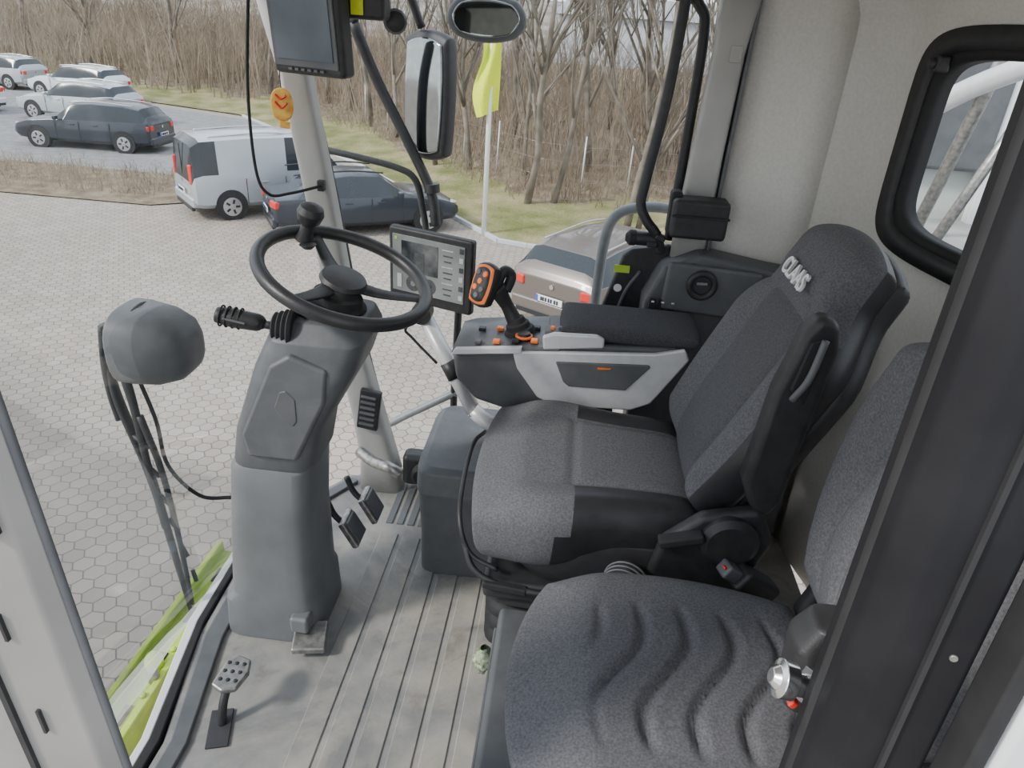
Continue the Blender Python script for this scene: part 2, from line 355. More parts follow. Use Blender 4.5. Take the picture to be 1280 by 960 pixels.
box('case',(.335,1.99,1.045),(.15,.08,.105),M_blk,g,.012); box('lid_line',(.335,1.947,1.055),(.152,.006,.006),M_rub,g,.001); box('case_bracket',(.27,2.01,1.05),(.03,.05,.12),M_rub,g,.008)
# left B pillar + exterior panel
g=grp('door_pillar')
prism('post',[(.219,.42),(.219,.385),(.236,.37),(.284,.36),(.288,.37),(.288,.46),(.25,.47)],'Z',-.2,1.7,M_pst,g,.004)
tube('door_seal',[(.225,.405,-.2),(.225,.405,.8),(.225,.405,1.65)],.008,M_rub,g)
prism('seal_groove',[(.256,.3675),(.259,.3668),(.259,.361),(.256,.362)],'Z',-.2,1.7,M_rub,g,0)
for i in range(4): lathe('bolt_%d'%i,(.272,.364,.55+i*.3),(-.2,-1,0),[(0,.0028),(.003,.0028)],M_stl,g)
g=grp('door_striker')
lathe('pin',(.246,.43,1.03),(-1,0,.25),[(0,.010),(.034,.010),(.035,.015),(.047,.016),(.049,.010),(.054,.006)],M_chr,g)
lathe('nut',(.240,.43,1.032),(-1,0,.25),[(0,.016),(.018,.016)],M_chr,g,ns=6)
box('red_tag',(.221,.437,1.008),(.007,.008,.008),M_red,g,.002,(0,.6,0))
zloft('bracket',[((.262,.49,.96),.06,.05),((.260,.49,1.03),.065,.05),((.264,.49,1.055),.045,.04)],M_blk,g)
g=grp('side_panel')
box('white_panel',(.72,.36,.55),(.83,.05,1.9),M_wht,g,.008)
box('black_trim',(.296,.350,.55),(.012,.03,1.9),M_rub,g,.003)
# left front post
g=grp('door_frame_post')
ln=-.055
prism('post',[(-.354,.44),(-.368,.425),(-.80,.40),(-.80,.46),(-.40,.48)],'Z',-.3,1.6,M_post,g,.004,lean=ln)
prism('seam',[(-.436,.417),(-.430,.417),(-.430,.43),(-.436,.43)],'Z',.2,1.5,M_blk,g,0,lean=ln)
for i in range(7): prism('slot_%d'%i,[(-.408,.419),(-.405,.419),(-.405,.43),(-.408,.43)],'Z',.5+i*.12,.53+i*.12,M_blk,g,0,lean=ln)
tube('seal',[(-.353+ln*z,.44,z) for z in (-.3,.6,1.6)],.004,M_gry,g)
prism('latch_plate',[(-.39,.41),(-.375,.41),(-.375,.43),(-.39,.43)],'Z',1.10,1.24,M_blk,g,.002,lean=ln)
# ================================================================= STEERING
g=grp('steering_column')
zloft('lower_shroud',[((-.685,1.45,0),.26,.26),((-.685,1.45,.11),.25,.25),((-.68,1.45,.13),.225,.235),((-.672,1.45,.35),.205,.215),((-.658,1.45,.51),.20,.205),((-.658,1.45,.525),.185,.19)],M_col,g,n=5)
zloft('upper_shroud',[((-.652,1.45,.515),.19,.195),((-.647,1.45,.53),.20,.205),((-.630,1.45,.62),.20,.21),((-.602,1.45,.68),.21,.22),((-.557,1.46,.78),.23,.24),((-.53,1.47,.85),.22,.23),((-.52,1.48,.885),.17,.18)],M_gry,g,n=5)
prism('front_fascia',[(-.69,.56),(-.575,.56),(-.50,.72),(-.49,.80),(-.575,.83),(-.62,.80),(-.70,.62)],'Y',1.336,1.36,M_gry,g,.010)
prism('fascia_recess',[(-.615,.70),(-.60,.67),(-.575,.655),(-.565,.67),(-.565,.725),(-.585,.745),(-.60,.74)],'Y',1.334,1.345,M_mid,g,.003)
lathe('neck_boot',(-.52,1.485,.87),(.25,0,1),[(0,.085),(.015,.08),(.02,.07),(.035,.068),(.04,.058),(.055,.055),(.06,.045),(.075,.04)],M_rub,g)
for i in range(4): lathe('stalk_gaiter_%d'%i,(-.615+.012*i,1.40,.865),(-1,-.1,.05),[(0,.030+i*.004),(.008,.034+i*.004),(.012,.028+i*.004)],M_rub,g)
tube('stalk',[(-.61,1.40,.866),(-.66,1.395,.872)],.009,M_blk,g)
tube('stalk_grip',[(-.645,1.396,.871),(-.66,1.395,.874),(-.71,1.388,.882),(-.745,1.385,.888)],[.012,.021,.023,.019],M_blk,g,flat=.9)
box('stalk_marks',(-.70,1.366,.885),(.05,.003,.004),M_gry,g,0,(0,.15,0))
for i in range(4): torus('grip_groove_%d'%i,(-.735+.013*i,1.386+.002*i,.886-.002*i),(-1,-.1,.18),.0225,.002,M_rub,g,seg=20)
lathe('tilt_knob',(-.595,1.55,1.0),(0,0,1),[(0,.01),(.01,.02)],M_blk,g)
box('release_pedal',(-.57,1.315,.035),(.085,.09,.02),M_stl,g,.006,(.15,0,.2)); box('release_arm',(-.595,1.33,.075),(.05,.05,.05),M_col,g,.01)
g=grp('steering_wheel')
C=V((-.495,1.50,.963)); n=V((.31,-.10,.945)).normalized()
torus('rim',C,n,.188,.0155,M_lea,g)
d0=(V((1,0,0))-n*n.x).normalized(); d1=n.cross(d0)
lathe('hub',C-n*.06,n,[(0,.03),(.02,.04),(.045,.055),(.055,.05),(.06,.03)],M_blk,g)
for i,ang in enumerate((math.radians(10),math.radians(130),math.radians(250))):
    d=d0*math.cos(ang)+d1*math.sin(ang)
    tube('spoke_%d'%i,[C-n*.02+d*.02,C-n*.02+d*.09,C-n*.003+d*.185],[.024,.018,.012],M_blk,g,flat=.4,up=tuple(n))
K=C+d0*math.cos(2.55)*.15+d1*math.sin(2.55)*.15
lathe('spinner_knob',K,n,[(0,.022),(.02,.016),(.040,.015),(.052,.026),(.07,.031),(.085,.026),(.093,.01)],M_blk,g)
g=grp('accelerator_pedal')
tube('arm',[(-.69,1.06,.0),(-.69,1.08,.05),(-.685,1.11,.09)],.010,M_blk,g)
box('slot',(-.69,1.05,.003),(.05,.10,.006),M_ink,g,.002,(0,0,.3))
prism('pad',[(-.715,1.085),(-.71,1.15),(-.69,1.175),(-.655,1.165),(-.645,1.13),(-.655,1.08),(-.685,1.07)],'Z',.09,.105,M_stl,g,.005)
for i in range(3):
    for j in range(3): lathe('stud_%d%d'%(i,j),(-.70+.018*i,1.10+.024*j,.104),(0,0,1),[(0,.006),(.004,.004)],M_blk,g,ns=8)
g=grp('brake_pedal')
for i,(x,y,z) in enumerate(((-.54,1.60,.17),(-.51,1.69,.19))):
    box('pad_%d'%i,(x,y,z),(.02,.08,.09),M_stl,g,.006,(0,-.5,0)); box('pad_rubber_%d'%i,(x+.011,y,z+.006),(.010,.064,.074),M_gry,g,.004,(0,-.5,0))
    tube('arm_%d'%i,[(x-.01,y,z),(x-.05,y,z+.04),(x-.07,y,z+.09)],.009,M_blk,g)
tube('heel_bar',[(-.62,1.95,.2),(-.56,1.9,.2),(-.50,1.85,.22),(-.46,1.85,.2)],.018,M_stl,g)
# ================================================================= DRIVER SEAT
g=grp('driver_seat')
zloft('pedestal',[((.15,1.44,.0),.50,.40),((.15,1.44,.14),.50,.40)],M_gry,g,n=8)
for i in range(4):
    z=.15+i*.045
    zloft('bellows_%d'%i,[((.12,1.44,z),.44,.38),((.12,1.44,z+.02),.48,.42),((.12,1.44,z+.043),.44,.38)],M_rub,g,n=8,bevel=0)
box('upper_frame',(.12,1.44,.355),(.48,.44,.05),M_blk,g,.012)
box('frame_lever',(-.07,1.215,.375),(.10,.02,.018),M_rub,g,.005,(0,.1,0))
zloft('under_tray',[((.17,1.45,.38),.40,.42),((.16,1.45,.43),.46,.47),((.16,1.45,.49),.46,.48),((.16,1.45,.52),.42,.46)],M_lea,g,n=6)
def dcd(s,t): 
    return .018*sstep(.55,.85,abs(s))*(1-sstep(.3,.9,t))-.03*sstep(.55,1,t) -.006*math.exp(-((abs(s)-.56)/.03)**2)*(1-sstep(.1,.3,t))-.006*math.exp(-((t-.16)/.03)**2)*(1-sstep(.5,.6,abs(s)))
def dcf(s,t,side):
    if side<0: return 0 if t>.30 else 2
    if abs(s)>.58 and t<.16: return 2
    return 0 if t>.16 or abs(s)<.56 else 1
pad('cushion',(.095,1.45,.545),(0,1,0),(-1,0,.03),(.03,0,1),.265,.265,.062,.14,[M_fab,M_fab2,M_lea],g,k=.30,wf=lambda t:.88+.12*sstep(-.3,.5,t),disp=dcd,fm=dcf,n=80,pw=6)
up=V((math.sin(math.radians(24)),0,math.cos(math.radians(24)))); nb=V((-up.z,0,up.x)); B0=V((.325,1.45,.60))
def bw(t): return 1-.33*sstep(.25,.75,t)-.06*(1-sstep(-1,-.4,t))
def bd(s,t):
    return .030*sstep(.5,.8,abs(s))*(1-sstep(.1,.5,t))-.007*math.exp(-((abs(s)-.5)/.03)**2)*(1-sstep(.75,.8,t))-.006*math.exp(-((t-.42)/.025)**2)+.02*sstep(.45,.7,t)
def bf(s,t,side):
    if side<0: return 2
    if abs(s)>.93 and t<.5: return 2
    return 0 if (t>.42 or abs(s)>.5) else 1
pad('backrest_shell',B0+up*.29-nb*.05,(0,1,0),up,nb,.240,.315,.03,.04,[M_blk],g,k=.3,wf=bw,n=32,pw=8)
pad('backrest',B0+up*.30,(0,1,0),up,nb,.255,.315,.05,.06,[M_fab,M_fab2,M_lea],g,k=.30,wf=bw,disp=bd,fm=bf,n=72,pw=6)
rot=Matrix((V((0,-1,0)),up,nb)).transposed().to_4x4()
text('logo','CLAAS',B0+up*.485+nb*.0745,rot,.050,M_wht,g,.003)
prism('folded_armrest',[(.385,.70),(.36,.76),(.375,.95),(.40,1.06),(.42,1.095),(.455,1.085),(.465,1.03),(.450,.85),(.440,.72),(.42,.68)],'Y',1.145,1.195,M_blk,g,.016)
prism('armrest_recess',[(.398,.96),(.412,1.05),(.435,1.06),(.44,1.0),(.425,.93)],'Y',1.139,1.15,M_rub,g,.004)
tube('armrest_handle',[(.402,1.133,.945),(.418,1.125,.99),(.43,1.13,1.06)],.006,M_gry,g)
lathe('recliner_joint',(.37,1.19,.60),(0,-1,0),[(0,.06),(.025,.058),(.035,.045)],M_blk,g)
prism('side_bracket',[(.22,.46),(.24,.58),(.31,.65),(.42,.68),(.46,.60),(.40,.42)],'Y',1.175,1.21,M_blk,g,.015)
box('recline_lever',(.275,1.165,.60),(.09,.03,.02),M_rub,g,.006,(0,-.3,0))
lathe('height_knob',(.19,1.19,.48),(-.3,-1,0),[(0,.03),(.02,.044),(.06,.046),(.075,.040),(.08,.02)],M_blk,g)
for i in range(3): torus('knob_groove_%d'%i,V((.19,1.19,.48))+V((-.3,-1,0)).normalized()*(.028+.013*i),(-.3,-1,0),.0455,.002,M_gry,g,seg=32)
tube('slide_bar',[(-.09,1.24,.40),(-.155,1.25,.43),(-.185,1.28,.50),(-.195,1.40,.53),(-.195,1.55,.53),(-.18,1.66,.50)],.0055,M_blk,g)
tube('slide_bar_low',[(-.17,1.26,.45),(-.14,1.23,.40),(-.06,1.215,.375),(.10,1.21,.37)],.007,M_blk,g)
for i in range(7): tube('air_hose_%d'%i,[(.10+.012*i,1.2,.40),(.13+.02*i,1.17,.36+.01*math.sin(i)),(.22+.01*i,1.19,.33)],.006,M_rub,g,ns=6)
box('belt_buckle',(.43,1.15,.52),(.10,.05,.05),M_blk,g,.01,(0,.6,.3)); box('belt_buckle_tip',(.375,1.14,.555),(.04,.035,.03),M_gry,g,.006,(0,.6,.3)); box('buckle_red',(.362,1.13,.57),(.010,.010,.004),M_red,g,.001,(0,.6,.3))
tube('belt_stalk',[(.47,1.16,.47),(.52,1.17,.36),(.54,1.2,.28)],.012,M_rub,g)
# ================================================================= platform
g=grp('seat_platform')
box('plinth',(.31,.90,.14),(.78,.72,.28),M_gry,g,.015)
box('plinth_front_trim',(-.083,.92,.12),(.012,.66,.2),M_mid,g,.004)
box('plinth_slot',(-.09,1.12,.10),(.006,.10,.02),M_ink,g,.001)
box('riser',(.28,.85,.36),(.36,.36,.18),M_blk,g,.02)
g=grp('plastic_bag')
vs=[];fs=[]
for i in range(9):
    for j in range(12):
        a=2*math.pi*j/12; r=(.017*math.sin(math.pi*(i+.3)/9)+.004)*(1+.3*random.uniform(-1,1)); vs.append((-.107+r*math.cos(a),1.20+r*1.3*math.sin(a),.12+.010*i))
for i in range(8):
    for j in range(12): fs.append((i*12+j,i*12+(j+1)%12,(i+1)*12+(j+1)%12,(i+1)*12+j))
mk('bag',vs,fs,mat('bag_plastic',(.10,.16,.05),(.5,.55,.42),scale=90,rough=.2),g)
# ================================================================= TRAINING SEAT
g=grp('passenger_seat')
def td(s,t):
    m=(1-sstep(.42,.62,abs(s-.02)))*(1-sstep(.50,.66,abs(t+.08)))
    ph=(t+.08)+.22*sstep(-.35,.35,s)+.05*math.sin(s*5)
    return -.014*m*max(0,math.cos(2*math.pi*3.6*ph))**4 -.035*sstep(.5,1,t)+.012*sstep(.5,.9,abs(s))
pad('cushion',(.25,.855,.505),(0,1,0),(-1,0,.02),(.02,0,1),.272,.285,.062,.055,[M_fab,M_lea],g,k=.62,disp=td,n=96,pw=5,fm=lambda s,t,sd:0 if sd>0 else 1)
box('cushion_pan',(.26,.855,.45),(.42,.40,.05),M_blk,g,.02)
up2=V((math.sin(.10),0,math.cos(.10))); nb2=V((-up2.z,0,up2.x))
def tb(s,t):
    m=(1-sstep(.55,.72,abs(s)))*(1-sstep(.55,.75,abs(t+.1)))
    ph=abs(s)+.35*sstep(-.5,.6,t)-.1*t
    return -.013*m*max(0,math.cos(2*math.pi*3.2*ph))**4+.018*sstep(.5,.9,abs(s))
pad('backrest',V((.525,.845,.885)),(0,1,0),up2,nb2,.26,.265,.05,.05,[M_fab,M_lea],g,k=.55,wf=lambda t:.92-.10*sstep(.2,1,t)+.08*sstep(-1,-.2,t)-.1*(1-sstep(-1,-.6,t)),disp=tb,n=96,pw=5,fm=lambda s,t,sd:0 if sd>0 else 1)
box('hinge',(.55,1.06,.60),(.10,.04,.16),M_blk,g,.015,(0,.3,0))
prism('side_cover',[(.46,.52),(.49,.60),(.54,.66),(.60,.62),(.58,.46)],'Y',.56,.60,M_blk,g,.015)
box('back_frame',(.58,.85,.72),(.05,.36,.5),M_blk,g,.02,(0,.1,0))
# ================================================================= ARMREST CONSOLE
g=grp('armrest_console')
prism('front_pod',[(-.285,.69),(-.275,.62),(-.22,.56),(-.12,.535),(-.03,.555),(.02,.66),(0,.72),(-.10,.725),(-.26,.71)],'Y',1.72,1.93,M_mid,g,.02)
prism('top_deck',[(-.29,.70),(-.25,.715),(-.10,.735),(.0,.745),(.0,.73),(-.10,.72),(-.26,.69)],'Y',1.71,1.94,M_gry,g,.006)
prism('silver_band',[(-.125,.724),(-.11,.675),(-.05,.595),(.0,.575),(.20,.585),(.25,.61),(.33,.745),(.315,.775),(.24,.755),(.0,.735)],'Y',1.705,1.72,M_sil,g,.006)
prism('band_inset',[(-.01,.708),(.015,.652),(.03,.64),(.18,.645),(.235,.718),(.23,.724)],'Y',1.700,1.71,M_mid,g,.004)
prism('body',[(-.04,.60),(.20,.60),(.31,.74),(.3,.77),(-.04,.75)],'Y',1.72,1.93,M_mid,g,.01)
prism('silver_top_edge',[(-.275,.716),(-.10,.738),(-.10,.720),(-.285,.698)],'Y',1.703,1.72,M_sil,g,.003)
pad('arm_pad',(.175,1.825,.785),(0,1,0),(-1,0,0),(0,0,1),.105,.185,.016,.026,[M_fab3],g,k=.15,n=32,pw=8)
prism('control_block',[(-.045,.735),(-.05,.772),(-.02,.784),(.09,.789),(.11,.779),(.11,.755)],'Y',1.708,1.725,M_sil,g,.006)
box('control_block_top',(.0,1.745,.775),(.09,.05,.016),M_mid,g,.005)
for i in range(4): box('button_%d'%i,(-.025+.02*i,1.740+.004*i,.786),(.012,.012,.010),[M_org,M_gry,M_blk,M_org][i],g,.003)
for i in range(8):
    box('key_%d'%i,(-.22+.05*(i%4),1.74+.09*(i//4),.727+.006*(i%4)),(.020,.020,.010),[M_gry,M_org,M_blk,M_org,M_blk,M_org,M_gry,M_blk][i],g,.003)
torus('dial_ring',(-.10,1.765,.745),(0,0,1),.020,.004,M_org,g,seg=24)
lathe('dial',(-.10,1.765,.735),(0,0,1),[(0,.018),(.02,.016)],M_blk,g)
prism('orange_flash',[(.10,.70),(.13,.703),(.135,.706),(.10,.705)],'Y',1.696,1.702,M_org,g,0)
box('stem',(.12,1.9,.35),(.10,.06,.55),M_blk,g,.015)
g=grp('joystick')
lathe('boot',(-.115,1.81,.735),(-.35,0,1),[(0,.045),(.012,.04),(.016,.034),(.028,.032),(.032,.026),(.045,.022)],M_rub,g)
tube('shaft',[(-.13,1.81,.765),(-.155,1.81,.81),(-.185,1.80,.86)],[.022,.018,.024],M_blk,g)
J=V((-.215,1.79,.868)); jd=V((-.55,-.75,.35)).normalized()
pad('head',J,jd.cross(V((0,0,1))),V((0,0,1))-jd*jd.z,jd,.038,.060,.020,.024,[M_org,M_blk],g,k=.6,n=24,pw=4,fm=lambda s,t,sd:(0 if (sd>0 and max(abs(s),abs(t))<.86) else 1))
pad('head_face',J+jd*.012,jd.cross(V((0,0,1))),V((0,0,1))-jd*jd.z,jd,.028,.048,.012,.01,[M_blk],g,k=.6,n=16,pw=4)
jr=jd.cross(V((0,0,1))).normalized(); ju=jr.cross(jd)
for i,(a,b) in enumerate(((-.012,.028),(.012,.03),(0,.008),(-.012,-.012),(.012,-.01),(0,-.03))):
    lathe('btn_%d'%i,J+jd*.022+jr*a+ju*b,jd,[(0,.009),(.004,.007)],M_org if i%2==0 else M_gry,g,ns=12)
tube('head_back',[(-.19,1.80,.85),(-.17,1.82,.90),(-.15,1.83,.885),(-.16,1.81,.85)],.014,M_blk,g)
# terminal
g=grp('terminal_monitor')
xa=V((.94,-.30,-.02)).normalized(); TC=V((-.385,1.90,.855)); za=V((-.10,.0,.99)); za=(za-xa*za.dot(xa)).normalized(); ya=za.cross(xa)
MR=Matrix((xa,ya,za)).transposed().to_4x4(); MR.translation=TC
XF[0]=MR
M_ui=mat('ui_dark_panel',(.05,.055,.06),(.08,.085,.09),scale=60,rough=.15,emit=.1); M_ui2=mat('ui_light',(.40,.42,.42),rough=.15,emit=.1); M_ui0=mat('ui_screen_grey',(.17,.185,.185),(.24,.255,.25),scale=10,rough=.12,emit=.12)
box('housing',(0,.014,0),(.262,.028,.215),M_blk,g,.008); box('screen',(-.004,-.001,.006),(.226,.004,.165),M_ui0,g,.001)
box('ui_camera',(-.030,-.0035,.030),(.115,.002,.088),mat('ui_camera_image',(.02,.025,.03),(.14,.15,.15),scale=14,rough=.15,emit=.1),g,0)
box('ui_track',(-.030,-.005,.020),(.030,.001,.055),M_ui,g,0)
box('ui_field',(-.094,-.0035,-.045),(.014,.002,.04),M_ui2,g,0)
for i in range(2):
    lathe('ui_gauge_%d'%i,(-.05+.05*i,-.0025,-.047),(0,-1,0),[(0,.023),(.001,.023)],M_ui,g)
    lathe('ui_gauge_core_%d'%i,(-.05+.05*i,-.004,-.047),(0,-1,0),[(0,.008),(.001,.008)],M_ui0,g)
for i in range(6): box('ui_tile_%d'%i,(.100,-.0035,.076-.027*i),(.012,.002,.014),M_ui2 if i%2 else M_ui,g,0)
for i in range(9): box('ui_row_%d'%i,(.058,-.0035,.070-.016*i),(.034-.006*(i%3),.002,.003),M_ui if i%3 else M_ui2,g,0)
box('ui_green',(-.105,-.0035,.078),(.008,.002,.008),M_grn,g,0)
XF[0]=Matrix.Identity(4)
g=grp('monitor_arm')
P0=V((-.40,1.93,.70));P1=V((-.235,1.86,.44));dr=(P1-P0)
tube('arm_tube',[P0,P0+dr*.5,P1],.026,M_sil,g,ns=8,flat=.75,smoothpts=False)
tube('arm_end',[P1-dr*.04,P1+V((.02,0,-.012)),P1+V((.09,-.02,-.045))],.028,M_sil,g,ns=8,flat=.8,smoothpts=False)
lathe('arm_joint',P0+V((-.01,-.03,.02)),(0,1,0),[(0,.03),(.05,.03)],M_blk,g)
tube('arm_clip',[P0+dr*.45,P0+dr*.62],.029,M_blk,g,ns=8,flat=.8,smoothpts=False)
tube('arm_neck',[P0,P0+V((.0,.0,.06)),TC+V((0,.045,-.08))],.016,M_blk,g)
tube('cable',[P0+V((0,-.03,.03)),P0+V((-.05,-.04,-.02)),P0+V((-.03,-.04,-.05)),P0+dr*.4+V((-.02,-.03,-.01))],.004,M_rub,g)
g=grp('storage_box')
zloft('bin',[((-.225,1.83,0),.27,.38),((-.225,1.83,.12),.27,.38),((-.225,1.83,.29),.285,.40)],M_mid,g,n=7)
zloft('lid',[((-.225,1.83,.29),.295,.41),((-.225,1.83,.36),.29,.40),((-.22,1.83,.375),.26,.37)],M_gry,g,n=7,bevel=.006)
# ================================================================= TOP MONITOR
g=grp('camera_monitor')
xa=V((.93,-.36,0)).normalized(); TC=V((-.695,1.88,1.455)); za=V((.12,-.15,.98)); za=(za-xa*za.dot(xa)).normalized(); ya=za.cross(xa)
MR=Matrix((xa,ya,za)).transposed().to_4x4(); MR.translation=TC; XF[0]=MR
box('housing',(0,.02,0),(.225,.05,.24),M_blk,g,.014); box('bezel',(0,-.006,-.005),(.20,.006,.19),M_gry,g,.006); box('screen',(0,-.010,-.005),(.175,.004,.155),mat('screen_painted_reflection',(.05,.065,.085),(.10,.12,.14),scale=4,rough=.06,emit=.25),g,.001)  # screen: bluish-grey reflection painted into its colour, with a faint glow
for i in range(6): box('key_%d'%i,(-.05+.02*i,-.010,-.105),(.012,.004,.006),M_gry,g,.001)
XF[0]=Matrix.Identity(4)
tube('bracket',[(-.71,1.93,1.44),(-.77,1.99,1.42),(-.80,2.04,1.40)],.02,M_blk,g)
box('bracket_box',(-.55,1.93,1.53),(.10,.07,.12),M_blk,g,.012)
box('fuse_label',(-.565,1.89,1.50),(.03,.003,.04),M_yel,g,0)
lathe('camera_ball',(-.50,2.0,1.47),(.3,-1,0),[(-.02,.012),(-.01,.024),(.01,.03),(.025,.024),(.03,.012)],M_blk,g)
g=grp('pillar_cable')
tube('cable',[(-.83,1.9,1.55),(-.85,1.88,1.3),(-.845,1.87,1.1),(-.82,1.88,1.035),(-.78,1.93,1.03),(-.72,2.0,1.04)],.004,M_rub,g)
box('clip',(-.72,2.01,1.04),(.02,.02,.03),M_blk,g,.003)
g=grp('hanging_tag')
M_so=mat('tag_orange',(.75,.28,.04),(.85,.55,.10),scale=40,rough=.5)
pad('tag_body',(-.795,1.956,1.255),(1,.15,0),(0,0,1),(.15,-1,0),.030,.042,.004,.003,[M_so],g,k=.9,n=16,pw=8)
tube('tag_stripe',[(-.812,1.950,1.262),(-.795,1.948,1.248),(-.778,1.950,1.260)],.003,M_red,g,ns=6)
tube('tag_stripe_b',[(-.810,1.950,1.280),(-.795,1.948,1.270),(-.780,1.950,1.278)],.003,M_red,g,ns=6)
box('tag_tail',(-.790,1.954,1.205),(.026,.003,.018),M_so,g,.001,(0,.1,.15))
tube('tag_cord',[(-.795,1.957,1.295),(-.80,1.97,1.34),(-.80,2.0,1.36)],.0015,M_ink,g,ns=6)
# ================================================================= WIPER
g=grp('windscreen_wiper')
WX=-1.0
loft('motor_cover',[[V((WX-.035+.170*t,1.49+y*s,.755-.010*t+z*s)) for y,z in rr2(.20,.185,2.9)] for t,s in ((0,.90),(.05,1.0),(.25,1.0),(.6,.93),(.85,.76),(.96,.55),(1,.35))],M_gry,g,bevel=.003)
torus('cover_seam',(WX+.005,1.49,.752),(1,0,-.05),.094,.003,M_rub,g,seg=40)
tube('blade_spine',[(WX-.075,1.46,.70),(WX-.060,1.45,.60),(WX-.010,1.44,.40),(WX+.03,1.42,.15),(WX+.055,1.41,-.08)],[.012,.016,.015,.012,.006],M_blk,g,flat=.6)
tube('arm',[(WX-.02,1.43,.70),(WX-.010,1.43,.60),(WX-.005,1.43,.45),(WX+.015,1.42,.25)],[.012,.010,.009,.007],M_blk,g)
tube('arm_2',[(WX-.0,1.43,.58),(WX+.030,1.43,.42),(WX+.05,1.42,.2),(WX+.06,1.41,.0)],[.009,.008,.007,.005],M_blk,g)
for i in range(6): tube('blade_link_%d'%i,[(WX-.042+.020*i,1.44,.52-.085*i),(WX+.010+.012*i,1.43,.49-.085*i)],.006,M_blk,g,ns=6)
tube('holder_plate',[(WX-.065,1.46,.80),(WX-.078,1.46,.70),(WX-.078,1.46,.62),(WX-.070,1.46,.55)],.020,M_blk,g,flat=.5)
tube('hose',[(WX-.0,1.45,.68),(WX+.02,1.46,.55),(WX+.03,1.46,.42),(WX+.09,1.48,.32),(WX+.17,1.5,.31)],.005,M_rub,g)
# ================================================================= EXTERIOR MIRRORS AND RAILS
g=grp('side_mirror')
T=[(-.76,2.5,1.45),(-.70,2.55,1.28),(-.60,2.58,1.08),(-.52,2.58,.92),(-.50,2.58,.80)]
tube('arm_main',T,.018,M_blk,g)
tube('arm_lower',[(-.95,2.55,1.05),(-.80,2.55,1.03),(-.64,2.56,1.0),(-.575,2.57,.96),(-.55,2.58,.86),(-.53,2.58,.74)],.012,M_blk,g)
lathe('arm_clamp',(-.515,2.58,.92),(-.1,0,1),[(0,.028),(.03,.028)],M_blk,g)
pad('housing',(-.540,2.62,1.235),(.85,-.52,0),(0.02,0,1),(.52,.85,0),.105,.210,.05,.03,[M_blk],g,k=.35,n=28,pw=6)
pad('glass',V((-.540,2.62,1.235))-V((.52,.85,0)).normalized()*.029,(.85,-.52,0),(0.02,0,1),(-.52,-.85,-.12),.086,.185,.003,.003,[M_mir],g,k=.35,n=20,pw=30)
tube('arm_top',[(-.76,2.5,1.45),(-.72,2.5,1.56),(-.62,2.58,1.57),(-.57,2.64,1.45)],.014,M_blk,g)
g=grp('wide_angle_mirror')
pad('housing',(-.31,2.32,1.49),(1,-.1,0),(0,0.1,1),(0,1,0),.118,.065,.04,.02,[M_gry],g,k=.85,n=28,pw=4)
pad('glass',(-.31,2.301,1.49),(1,-.1,0),(0,.1,1),(0,-1,0),.100,.050,.003,.003,[M_mir],g,k=.85,n=20,pw=30)
tube('stalk',[(-.31,2.33,1.52),(-.32,2.32,1.58),(-.34,2.3,1.66)],.012,M_blk,g)
g=grp('grab_rail')
M_rail=mat('rail_grey',(.17,.185,.195),rough=.4)
tube('rail',[(.10,2.32,.35),(.10,2.32,.6),(.105,2.32,.85),(.13,2.32,.95),(.20,2.32,.985),(.30,2.32,.99),(.42,2.30,.97)],.017,M_rail,g)
tube('rail_low',[(-.62,2.3,.10),(-.5,2.3,.18),(-.3,2.3,.30),(-.1,2.3,.36),(.1,2.32,.36)],.014,M_rail,g)
tube('post',[(-.36,2.3,.75),(-.365,2.3,.5),(-.37,2.3,.3),(-.37,2.3,.1)],.013,M_blk,g)
# ================================================================= MACHINE BODY behind rear window
g=grp('engine_deck')
M_mp=mat('machine_light_panel',(.36,.40,.37),(.50,.53,.50),scale=1.5,rough=.5)
box('tank_side',(2.55,3.75,.75),(2.7,.3,2.2),M_mp,g,.04)
for i in range(5): box('rib_%d'%i,(1.35+i*.5,3.57,.8),(.06,.06,2.0),M_wht,g,.01)
box('side_shutter',(1.65,3.55,1.25),(.35,.05,.5),M_gry,g,.02)
tube('exhaust_pipe',[(1.25,3.3,1.15),(1.45,3.0,1.40),(1.75,2.6,1.60),(2.1,2.2,1.70)],.04,M_sil,g)
tube('strut',[(1.45,3.2,.8),(1.5,2.9,1.9)],.025,M_stl,g)
tube('strut_b',[(1.35,2.8,.85),(1.8,3.1,1.7)],.02,M_stl,g)
box('deck',(2.1,2.6,.72),(1.6,2.2,.10),M_pil,g,.02)
lathe('intake',(1.75,2.75,.77),(0,0,1),[(0,.16),(.30,.16),(.31,.13),(.40,.05)],M_gry,g)
# ================================================================= OUTSIDE
GZ=-3.2; KK=1.09
mk('ground',[(-70,-15,GZ),(70,-15,GZ),(70,60,GZ),(-70,60,GZ)],[(0,1,2,3)],M_pave,None,False)
def bound(x):
    x=x/KK
    pts=[(-80,48),(-60,46),(-14,30),(-6.9,22.2),(-1.5,14.9),(0,14.6),(60,14.2),(90,14)]
    for (a,b),(c,d) in zip(pts,pts[1:]):
        if a<=x<=c: return (b+(d-b)*(x-a)/(c-a))*KK
    return 15
vs=[];fs=[];nx,ny=120,40
def gz(x,d): return GZ+.05+.07*min(d,5)+.16*max(0,min(d-5,14))+.03*math.sin(x*1.7+d)*min(1,d*.5)
mi=[]
for i in range(nx+1):
    x=-60+94*i/nx; b=bound(x)
    for j in range(ny+1):
        d=(j/ny)**1.5*26; vs.append((x,b+d,gz(x,d)))
for i in range(nx):
    for j in range(ny):
        a=i*(ny+1)+j; fs.append((a,a+ny+1,a+ny+2,a+1)); mi.append(0 if (j/ny)**1.5*26<4+.8*math.sin(i*.9) else 1)
